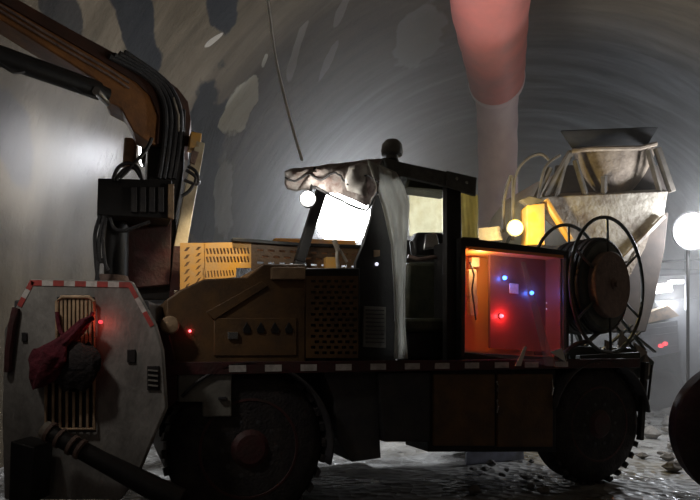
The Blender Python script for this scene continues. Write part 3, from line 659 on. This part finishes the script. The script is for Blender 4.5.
# lift cylinder
b = MB(); b.tube([bm_(-60, 34), bm_(0, 56), bm_(60, 77), bm_(99, 91)], .068, 20); b.tube([bm_(95, 89), bm_(108, 95)], .05, 16); cyl = b.build('lift_cylinder', 'black', mc)
b = MB(); b.tube(smooth_path([bm_(-10, 58)+V((0, -.09, 0)), bm_(12, 73)+V((0, -.09, 0)), bm_(22, 79)+V((0, -.09, 0)), bm_(32, 78)+V((0, -.09, 0))]), .010, 6); b.tube([bm_(76, 90)+V((0, -.05, 0)), bm_(86, 97)+V((0, -.05, 0)), bm_(98, 100)+V((0, -.05, 0))], .008, 6); b.each('cylinder_line', 'hose', cyl)
MB().lathe([(-.1, .03), (.1, .03)], bm_(103, 98)-V((0, .02, 0)), V((0, 1, 0)), 14).build('pivot_pin', 'chrome', mc)
# mast column and turret
MB().prism([G(150, 110), G(186, 108), G(184, 170), G(176, 215), G(178, 300), G(106, 300), G(112, 215), G(146, 200)], N*.4).build('mast_column', 'black', mc, .015)
MB().prism([G(126, 218, -.06), G(172, 216, -.06), G(170, 285, -.06), G(112, 290, -.06)], N*.1).build('mast_foot', 'hubred', mc, .01)
MB().tube([G(116, 285, -.1), G(117, 218, -.1)], .09, 20).build('slew_cylinder', 'black', mc)
MB().tube([G(112, 300, -.1), G(112, 276, -.1)], [.16, .12], 20).build('slew_base', 'rust', mc)
vb = MB().prism([G(98, 178, -.35), G(172, 180, -.35), G(172, 219, -.35), G(97, 215, -.35)], N*.35).build('valve_box', 'black', mc, .008)
MB().prism([G(168, 184, -.37), G(174, 184, -.37), G(174, 219, -.37), G(168, 217, -.37)], N*.03).build('valve_box_edge', 'tan', vb, .003)
for i in range(4): MB().prism([G(131+i*9, 187, -.37), G(137+i*9, 187, -.37), G(137+i*9, 212, -.37), G(131+i*9, 212, -.37)], N*.025).build('valve_cover', 'chassis', vb, .004)
b = MB()
for pts in (((113, 180), (118, 168), (128, 163), (138, 168), (142, 180)), ((116, 180), (124, 170), (134, 168), (141, 178)), ((120, 178), (132, 166), (146, 150), (152, 138)),
            ((100, 216), (95, 235), (96, 262), (98, 280)), ((104, 216), (99, 240), (100, 262)), ((106, 218), (103, 240), (105, 262), (108, 270)), ((110, 218), (114, 228), (124, 231), (138, 226), (150, 222)),
            ((98, 262), (97, 285), (99, 300)), ((186, 170), (196, 178), (190, 190), (182, 196)), ((184, 180), (198, 184), (196, 172), (188, 166))):
    b.tube(smooth_path([G(x, y, -.38) for x, y in pts]), .014, 8)
b.each('mast_hose', 'hose', mc)
MB().prism([G(94, 258, -.39), G(106, 258, -.39), G(106, 263, -.39), G(94, 263, -.39)], N*.03).build('hose_clamp', 'black', mc, .003)
MB().tube([W(131, 140, 4.9), W(129, 168, 4.9)], .055, 16).build('tilt_cylinder', 'tan', mc)
# cream leaning post and its bracket
post = MB().prism([G(196, 140, -.05), G(205, 143, -.05), G(199, 178, -.05), G(187, 246, -.05), G(180, 296, -.05), G(170, 296, -.05), G(174, 246, -.05), G(184, 192, -.05)], N*.10).build('leaning_post', 'beige', mc, .006); lab(post, 'cream-painted leaning post right of the mast')
MB().prism([G(191, 131, -.05), G(202, 133, -.05), G(200, 148, -.05), G(189, 147, -.05)], N*.14).build('lamp_housing', 'yellow', mc, .008)
MB().prism([G(192, 150, -.08), G(199, 152, -.08), G(195, 164, -.08), G(190, 162, -.08)], N*.03).build('post_recess', 'rust', post, .002)
MB().prism([G(174, 246, -.06), G(187, 246, -.06), G(180, 297, -.06), G(169, 297, -.06)], N*.01).build('post_foot', 'hubred', post, .002)
MB().tube([G(174, 292, -.12), G(181, 291, -.12)], .012, 8).build('grease_fitting', 'chrome', post)
spot('screen_lamp_light', G(206, 150, -.1)+V((.32, -.30, .12)), L(207, 262, B2), 80, (1, .84, .56), 42, .05, .6)
# lamp on the back of the mast, shining left
b = MB(); b.prism([MAST+V((-.0, .02, -.09)), MAST+V((.12, .06, -.09)), MAST+V((.12, .06, .09)), MAST+V((0, .02, .09))], V((-.03, .14, 0))); ml = b.build('mast_lamp', 'black', mc, .004)
MB().prism([MAST+V((-.004, .02, -.08)), MAST+V((-.034, .16, -.08)), MAST+V((-.034, .16, .08)), MAST+V((-.004, .02, .08))], V((-.012, 0, 0))).build('lamp_lens', 'lampw', ml)

# ------------------------------------------------------------------ plastic sheets
def sheet(name, left, right, dep, m, label, folds=.03, th=.004):
    def fn(u, v):
        def at(c):
            i = min(int(v*(len(c)-1)), len(c)-2); t = v*(len(c)-1)-i; return V((c[i][0]*(1-t)+c[i+1][0]*t, c[i][1]*(1-t)+c[i+1][1]*t, 0))
        a, c = at(left), at(right); x = a.lerp(c, u)
        return L(x.x, x.y, dep+folds*math.sin(u*9+v*2)+folds*.5*math.sin(u*23-v*5))
    b = MB(); b.grid(fn, 24, 30); o = b.build(name, m, None, 0, th); tag(o, label, 'plastic sheet'); return o
sheet('plastic_sheet', [(367, 160), (376, 185), (384, 212), (391, 245), (394, 290), (395, 325), (394, 359)], [(396, 172), (404, 186), (410, 205), (407, 240), (405, 290), (405, 325), (408, 359)], BC-.05, 'film', 'pale dusty plastic sheet hanging from cab roof peak down to the deck', .012)
sheet('plastic_sheet', [(409, 188), (409, 205), (409, 236)], [(448, 187), (448, 205), (448, 238)], 1.15, 'filmw', 'cream translucent sheet across back of cab behind the seat', .008)
sheet('plastic_sheet', [(461, 193), (461, 215), (461, 240)], [(478, 195), (478, 215), (478, 240)], .62, 'filmy', 'narrow cream sheet strip between the rear cab post and the cabinet top', .005)
sheet('plastic_sheet', [(468, 252), (466, 300), (464, 352)], [(566, 258), (566, 310), (567, 368)], -.03, 'filmthin', 'clear film taped over the open control cabinet', .012, .001)

b = MB(); b.grid(lambda u, v: L(523+24*v+(-2+u*(4+6*v)), 262+104*v, -.06+.01*math.sin(v*7)), 3, 16); tag(b.build('film_highlight', 'filmhigh', None, 0, .002), 'narrow whitish strip laid on as the slanting highlight of the cabinet film', 'film highlight')  # streak of highlight on the film, built as a pale strip
b = MB(); b.prism([L(525, 346, -.05), L(527, 347, -.05), L(521, 366, -.05), L(515, 366, -.05)], N*.004); tag(b.build('film_scrap', 'drum'), 'pointed white scrap of film at the foot of the cabinet opening', 'plastic scrap')
b = MB(); b.prism([L(550, 352, -.05), L(562, 348, -.05), L(566, 362, -.05)], N*.004); tag(b.build('film_scrap', 'drum'), 'small white film flap at the cabinet corner beside the hose reel', 'plastic scrap')
# red rag tied on the grille
def rag(pts, name, label):
    b = MB()
    for (cx, cy, rx, ry, d) in pts:
        def fn(u, v, cx=cx, cy=cy, rx=rx, ry=ry, d=d):
            t = 2*PI*u; f = PI*v; r = 1+.10*math.sin(5*t+4*f)+.08*math.sin(9*t-6*f)
            return pw(cx+rx*r*math.sin(f)*math.cos(t), cy-ry*math.cos(f)*(1+.06*math.sin(3*t)), -.06-d+d*.9*math.sin(f)*math.sin(t)*r)
        b.grid(fn, 28, 18)
    o = b.build(name, 'cloth', None, 0, 0, 0, 80); tag(o, label, 'cloth'); return o
rg = MB()
def ragfn(u, v):
    t = 2*PI*u
    prof = [(0, 92, 318, 3, 3), (.12, 84, 322, 5, 4), (.28, 72, 334, 7, 6), (.42, 60, 345, 11, 8), (.6, 52, 356, 19, 15), (.8, 42, 370, 15, 17), (.93, 36, 382, 8, 9), (1, 33, 388, 1, 1)]
    for i in range(len(prof)-1):
        if prof[i][0] <= v <= prof[i+1][0]:
            s = (v-prof[i][0])/(prof[i+1][0]-prof[i][0]); s = s*s*(3-2*s); a, c = prof[i], prof[i+1]; cx, cy, rx, ry = [a[k]*(1-s)+c[k]*s for k in range(1, 5)]
    r = 1+.16*math.sin(5*t+7*v)+.09*math.sin(9*t-11*v)
    return pw(cx+rx*r*math.cos(t)*.8+ry*.45*math.sin(t), cy+ry*r*math.cos(t)*.55-rx*.0, -.10-.003*rx*math.sin(t))+V((0, -.05*math.sin(t)*r*min(1, rx/12), .012*math.sin(t+v*3)))
rg.grid(ragfn, 40, 50); tag(rg.build('tied_rag', 'cloth', None, 0, 0, 0, 80), 'dark red rag knotted on the guard plate grille', 'cloth')
def bagfn(u, v):
    t = 2*PI*u; rx = 24*math.sin(PI*(.12+.80*v))**.6*(1+.08*math.sin(4*t+6*v)+.05*math.sin(11*t)); 
    return pw(78+rx*math.cos(t)-4*v, 344+46*v+2*math.sin(3*t), -.10-.07*math.sin(t)*math.sin(PI*(.1+.8*v)))
bg = MB(); bg.grid(bagfn, 36, 24); M['bag'] = mat('dark_sack', (.015, .012, .014), .85, 0, (.04, .025, .02), 9, .5, .6, 30)
tag(bg.build('dark_sack', 'bag', None, 0, 0, 0, 80), 'black sack hanging over the middle of the guard plate grille', 'bag')
MB_ = MB(); MB_.tube(smooth_path([pw(57, 312, -.05), pw(60, 330, -.06), pw(70, 342, -.08), pw(84, 330, -.07), pw(93, 312, -.05)]), .012, 8); tag(MB_.build('rag_strap', 'cloth'), 'thin red strap looped around the upper grille bars', 'strap')
# spray nozzle pipe lying across the plate foot
nz = empty('nozzle_pipe', W(100, 470, 3.2), 0, 'short spray nozzle pipe lying aslant against foot of guard plate', 'pipe')
MB().tube([W(46, 430, 3.2), W(60, 438, 3.2), W(100, 460, 3.25), W(150, 486, 3.3), W(180, 500, 3.32)], [.045, .05, .055, .07, .07], 18).build('pipe_body', 'black', nz)
b = MB()
for x, y in ((50, 432), (60, 438), (72, 445), (80, 449)): b.tube([W(x-1, y-.5, 3.2), W(x+2, y+1, 3.2)], .06, 18)
b.each('pipe_coupling', 'rust', nz)
MB().tube([W(44, 429, 3.2), W(49, 431.5, 3.2)], .05, 16).build('pipe_mouth', 'conclite', nz)

b = MB(); b.bar(W(466, 459, 6.3), W(523, 452, 6.5), .05, .16, (0, 0, 1)); tag(b.build('bluish_glow_strip', mat('glow_paint', (.55, .58, .75), .4), None, .008), 'pale bluish strip added as the glow on the mud below the locker doors', 'glow strip')  # solid strip in place of a bluish glow on the ground
# hanging cable from the crown to the cab roof
cb = MB(); cb.tube(smooth_path([W(262, -40, 6.3), W(269, 10, 6.0), W(276, 60, 5.7), W(289, 115, 5.4), W(302, 160, 5.1)]), .015, 6)
tag(cb.build('hanging_cable', mat('pale_cable', (.8, .8, .78), .5)), 'thin pale cable running from the crown down to the cab roof corner', 'cable')

# ------------------------------------------------------------------ concrete mixer truck behind
mx = empty('concrete_mixer_truck', W(600, 350, 8.5)*1, 0, 'concrete-splashed mixer truck with loading hopper behind the hose reel', 'truck')
mx.location.z = 0; ROOTM[mx.name] = Matrix.Translation(V((mx.location.x, mx.location.y, 0)))
MY = 8.2
def X(x, y, d=0): return W(x, y, MY+d)
def frustum(top4, bot4):
    b = MB(); b.add(top4+bot4, [(0, 1, 5, 4), (1, 2, 6, 5), (2, 3, 7, 6), (3, 0, 4, 7), (0, 3, 2, 1)[:4], (4, 5, 6, 7)]); return b
# black rubber rim, splayed
b = MB(); tp = [X(561, 131), X(657, 127), X(648, 133, .9), X(570, 136, .9)]; bt = [X(574, 151), X(645, 148), X(640, 145, .8), X(580, 146, .8)]
b.add(tp+bt, [(0, 1, 5, 4), (1, 2, 6, 5), (2, 3, 7, 6), (3, 0, 4, 7)]); b.build('hopper_rim', 'matte', mx, 0, .03)
# funnel (half-cone) below it
def fun(u, v):
    t = PI*(-.15+1.3*u); hw = 41-16*v-17*v**2.5; cx = 614+1*v; y = 149+50*v
    p = X(cx-hw*math.cos(t), y+3*math.sin(u*7), .55-.55*math.sin(t)*(1-.35*v)); return p
b = MB(); b.grid(fun, 28, 14); b.build('loading_funnel', 'concrete', mx, 0, .03)
b = MB(); b.tube([X(572, 151), X(590, 149, -.1), X(640, 148, -.1), X(656, 144)], .035, 8); b.build('funnel_lip', 'concrete', mx)
# lower hopper body
up4 = [X(540, 197), X(668, 191), X(662, 188, .9), X(548, 192, .9)]
bm4 = [X(541, 216), X(664, 214), X(660, 212, .9), X(548, 214, .9)]
lo4 = [X(592, 262), X(630, 262), X(628, 260, .7), X(596, 260, .7)]
b = MB(); b.add(up4+bm4+lo4, [(0, 1, 5, 4), (1, 2, 6, 5), (2, 3, 7, 6), (3, 0, 4, 7), (4, 5, 9, 8), (5, 6, 10, 9), (6, 7, 11, 10), (7, 4, 8, 11), (3, 2, 1, 0), (8, 9, 10, 11)])
b.build('receiving_hopper', 'conclite', mx, .015)
# discharge chute down to the right
MB().prism([X(630, 214, .1), X(669, 212, .1), X(665, 250, .1), X(655, 300, .1), X(646, 332, .1), X(606, 332, .1), X(614, 262, .1)], V((0, .4, 0))).build('discharge_chute', 'mudrust', mx, .02)
MB().bar(X(664, 216, -.05), X(600, 282, -.05), .05, .05).build('chute_stay', 'conclite', mx, .005)
MB().prism([X(642, 240, -.02), X(653, 224, -.02), X(645, 248, -.02), X(634, 268, -.02), X(622, 290, -.02), X(618, 284, -.02)], V((0, .03, 0))).build('chute_liner', 'concrete', mx, .004)
# frame struts
b = MB()
for p, q, wd in (((571, 152), (545, 197), .09), ((566, 158), (556, 197), .05), ((657, 148), (672, 192), .10), ((648, 150), (660, 192), .05), ((575, 160), (586, 196), .05), ((550, 168), (535, 200), .06), ((604, 176), (604, 197), .06)):
    b.bar(X(*p, .05), X(*q, .05), wd, .07)
b.each('hopper_strut', 'strut', mx, .006)
MB().prism([X(556, 165, .5), X(668, 165, .5), X(666, 195, .5), X(552, 195, .5)], V((0, .05, 0))).build('rear_bulkhead', 'mudrust', mx, .01)
# drum, tilted barrel
A0 = X(522, 262, 2.2); A1 = X(574, 190, .85)
dd = (A1-A0); ln = dd.length
MB().lathe([(0, .45), (.1*ln, .75), (.3*ln, .90), (.5*ln, .86), (.8*ln, .62), (.97*ln, .44), (ln, .42)], A0, dd, 48).build('mixing_drum', 'drum', mx)
b = MB()
for pts in (((513, 240), (513, 205), (516, 175), (526, 160), (540, 154), (549, 160)), ((503, 232), (504, 200), (510, 176)), ((503, 203), (512, 176), (512, 240)), ((538, 200), (545, 168), (560, 155))):
    b.tube(smooth_path([X(x, y, -.1) for x, y in pts]), .022, 8)
b.each('ladder_rail', 'strut', mx)
MB().prism([X(527, 205, -.3), X(545, 203, -.3), X(545, 245, -.3), X(527, 245, -.3)], V((0, .3, 0))).build('water_tank_bracket', 'yellow', mx, .01)
MB().prism([X(520, 200, -.3), X(530, 196, -.3), X(545, 200, -.3), X(530, 206, -.3)], V((0, .1, 0))).build('bracket_cap', 'strut', mx, .005)
MB().prism([X(478, 228, -.3), X(500, 226, -.3), X(503, 240, -.3), X(478, 242, -.3)], V((0, .4, 0))).build('fender', 'concrete', mx, .01)
MB().prism([X(480, 245), X(606, 245), X(606, 325), X(480, 325)], V((.6, 3.5, 0))).build('truck_chassis', 'chassis', mx, .02)
for px in (520, 600):
    for dy in (.2, 2.2):
        c = X(px, 350, dy); c.z = .5; MB().lathe([(0, .3), (.0, .4), (.03, .47), (.07, .5), (.25, .5), (.3, .45), (.3, .3)], c, V((0, 1, 0)), 32).build('wheel', 'rubber', mx)
MB().tube([X(545, 200, -.2), X(570, 240, -.2)], .05, 10).build('yellow_pipe', 'yellow', mx)

# lamps
def lamp(name, p, r, m, label, group=None, pole=None, aim=(0, -1, 0)):
    a = V(aim).normalized(); t = empty(name, V((p.x, p.y, p.z-r*1.1)), 0, label, 'lamp', group)
    MB().lathe([(-.16, r*.5), (-.12, r*.9), (-.0, r*1.12), (.01, r*1.12), (.01, r)], p-a*.0, a, 28).build('lamp_housing', 'black', t)
    MB().lathe([(.012, r), (.03, r*.9), (.04, r*.5), (.042, .01)], p, a, 28).build('lamp_lens', m, t)
    if pole: MB().tube([p-a*.1, p-a*.1-Z*(p.z if pole is True else pole)], .022, 10).build('lamp_pole', 'black', t)
    return t
lamp('flood_lamp', FLOOD, .38, 'lampw', 'dazzling white flood lamp shining through the open cab', None, True)

lamp('flood_lamp', RIGHT, .26, 'lampw', 'dazzling round white lamp right of the mixer hopper', None, True)
wl = MB().lathe([(-.12, .05), (-.08, .10), (0, .12), (.01, .12)], YEL, V((0, -1, 0)), 24).build('work_lamp', 'black', mx)
MB().lathe([(.012, .11), (.03, .10), (.04, .05), (.042, .01)], YEL, V((0, -1, 0)), 24).build('lamp_lens', 'lampy', wl)
MB().bar(YEL+V((0, .08, 0)), YEL+V((.02, .55, -.15)), .04, .04).build('lamp_arm', 'black', wl)

# far vehicle on the right
fv = empty('parked_vehicle', W(680, 350, 10.8), 0, 'hazy parked site vehicle with a red tail light beyond the hopper chute', 'vehicle')
fv.location.z = 0; ROOTM[fv.name] = Matrix.Translation(V((fv.location.x, fv.location.y, 0)))
def Q(x, y, d=0): return W(x, y, 10.6+d)
MB().prism([Q(640, 326), Q(678, 320), Q(680, 352), Q(642, 360)], V((.3, 1.6, 0))).build('tailgate', 'grey', fv, .02)
b = MB()
for y in (330, 337, 350): b.bar(Q(642, y, -.03), Q(678, y-4, -.03), .03, .03)
b.each('tailgate_rib', 'grey', fv)
MB().prism([Q(636, 318, .1), Q(668, 305, .1), Q(680, 316, .1), Q(645, 324, .1)], V((.3, 1.2, 0))).build('cargo_cover', 'tan', fv, .01)
MB().prism([Q(654, 300, .8), Q(720, 296, .8), Q(725, 400, .8), Q(684, 398, .8), (Q(680, 352, .8))], V((.4, 3, 0))).build('body', 'grey', fv, .03)
MB().prism([Q(648, 268, 1.2), Q(730, 270, 1.2), Q(730, 300, 1.2), Q(652, 300, 1.2)], V((.2, .8, 0))).build('upper_structure', 'grey', fv, .03)
for x in (661, 665.5): MB().lathe([(-.03, .01), (-.02, .035), (.03, .04)], Q(x, 346-(x-661)*.5, -.03), V((0, 1, 0)), 14).build('tail_lamp', 'tail', fv)
hl = MB().prism([Q(657, 284, .3), Q(672, 283, .3), Q(673, 291, .3), Q(658, 293, .3)], V((0, .1, 0))).build('light_bar', 'lampw', fv, .01)
MB().prism([Q(671, 280, .3), Q(684, 280, .3), Q(684, 283, .3), Q(671, 283, .3)], V((0, .1, 0))).build('light_strip', 'lampw', fv, .005)
b = MB(); b.bar(Q(686, 250, .2), Q(686, 310, .2), .04, .04); b.bar(Q(650, 276, .2), Q(730, 272, .2), .04, .04); b.bar(Q(652, 262, .2), Q(730, 258, .2), .04, .04); b.each('guard_rail', 'grey', fv)
for x in (662, 720):
    c = Q(x, 350, .9); c.z = .42; MB().lathe([(0, .25), (0, .36), (.04, .42), (.22, .42), (.26, .36), (.26, .25)], c, V((0, 1, 0)), 28).build('wheel', 'rubber', fv)

# big wheel close by at the right edge
wc = W(766, 452, 4.3); wc.z = .60
wh = empty('spare_wheel', V((wc.x, wc.y, 0)), 0, 'large dark wheel standing at the right edge of the picture', 'wheel')
wa = V((.25, .97, 0))
MB().lathe([(0, .36), (.005, .47), (.03, .55), (.08, .6), (.28, .6), (.33, .55), (.36, .47), (.36, .3)], wc, wa, 56).build('tyre', 'rubber', wh)
MB().lathe([(.1, .2), (.02, .36), (-.002, .38), (.03, .33), (.06, .2), (.0, .14), (-.02, .02)], wc, wa, 40).build('rim', 'hubred', wh)

# stones on the floor
import bmesh
def stone(p, r, label, group=None, i=0):
    bm = bmesh.new(); bmesh.ops.create_icosphere(bm, subdivisions=2, radius=r); rnd = random.Random(i*13+5)
    kx, ky, kz = rnd.uniform(.8, 1.3), rnd.uniform(.8, 1.2), rnd.uniform(.5, .8); ph = rnd.uniform(0, 9)
    for v in bm.verts:
        c = v.co; f = 1+.18*math.sin(c.x/r*3+ph)*math.cos(c.y/r*2.7)+.1*math.sin(c.z/r*5+ph); v.co = V((c.x*f*kx, c.y*f*ky, c.z*f*kz))
    me = bpy.data.meshes.new('stone'); bm.to_mesh(me); bm.free(); me.materials.append(M['stone'])
    o = bpy.data.objects.new('stone', me); o.location = (p[0], p[1], r*.3); o.rotation_euler = (0, 0, ph); C.objects.link(o); tag(o, label, 'stone', group)
PLACED = []
def free(p, r):
    if any((p.x-a)**2+(p.y-b_)**2 < (r+c)**2*2.2 for a, b_, c in PLACED): return False
    PLACED.append((p.x, p.y, r)); return True
for i in range(46):
    px = random.uniform(640, 690); py = random.uniform(378, 470); Y = ZC*F/(py-HY); p = W(px, py, Y)
    rr = random.uniform(.04, .10)*(1 if Y < 8 else 1.5)
    if free(p, rr): stone(p, rr, 'rough loose stone on the brightly lit gravel beside the rear wheel', 'loose stones by the rear wheel', i)
for i in range(14):
    px = random.uniform(465, 545); py = random.uniform(455, 498); Y = ZC*F/(py-HY); p = W(px, py, Y)
    rr = random.uniform(.03, .06)
    if free(p, rr): stone(p, rr, 'small wet stone on the mud below the locker doors', 'stones below the lockers', i+60)
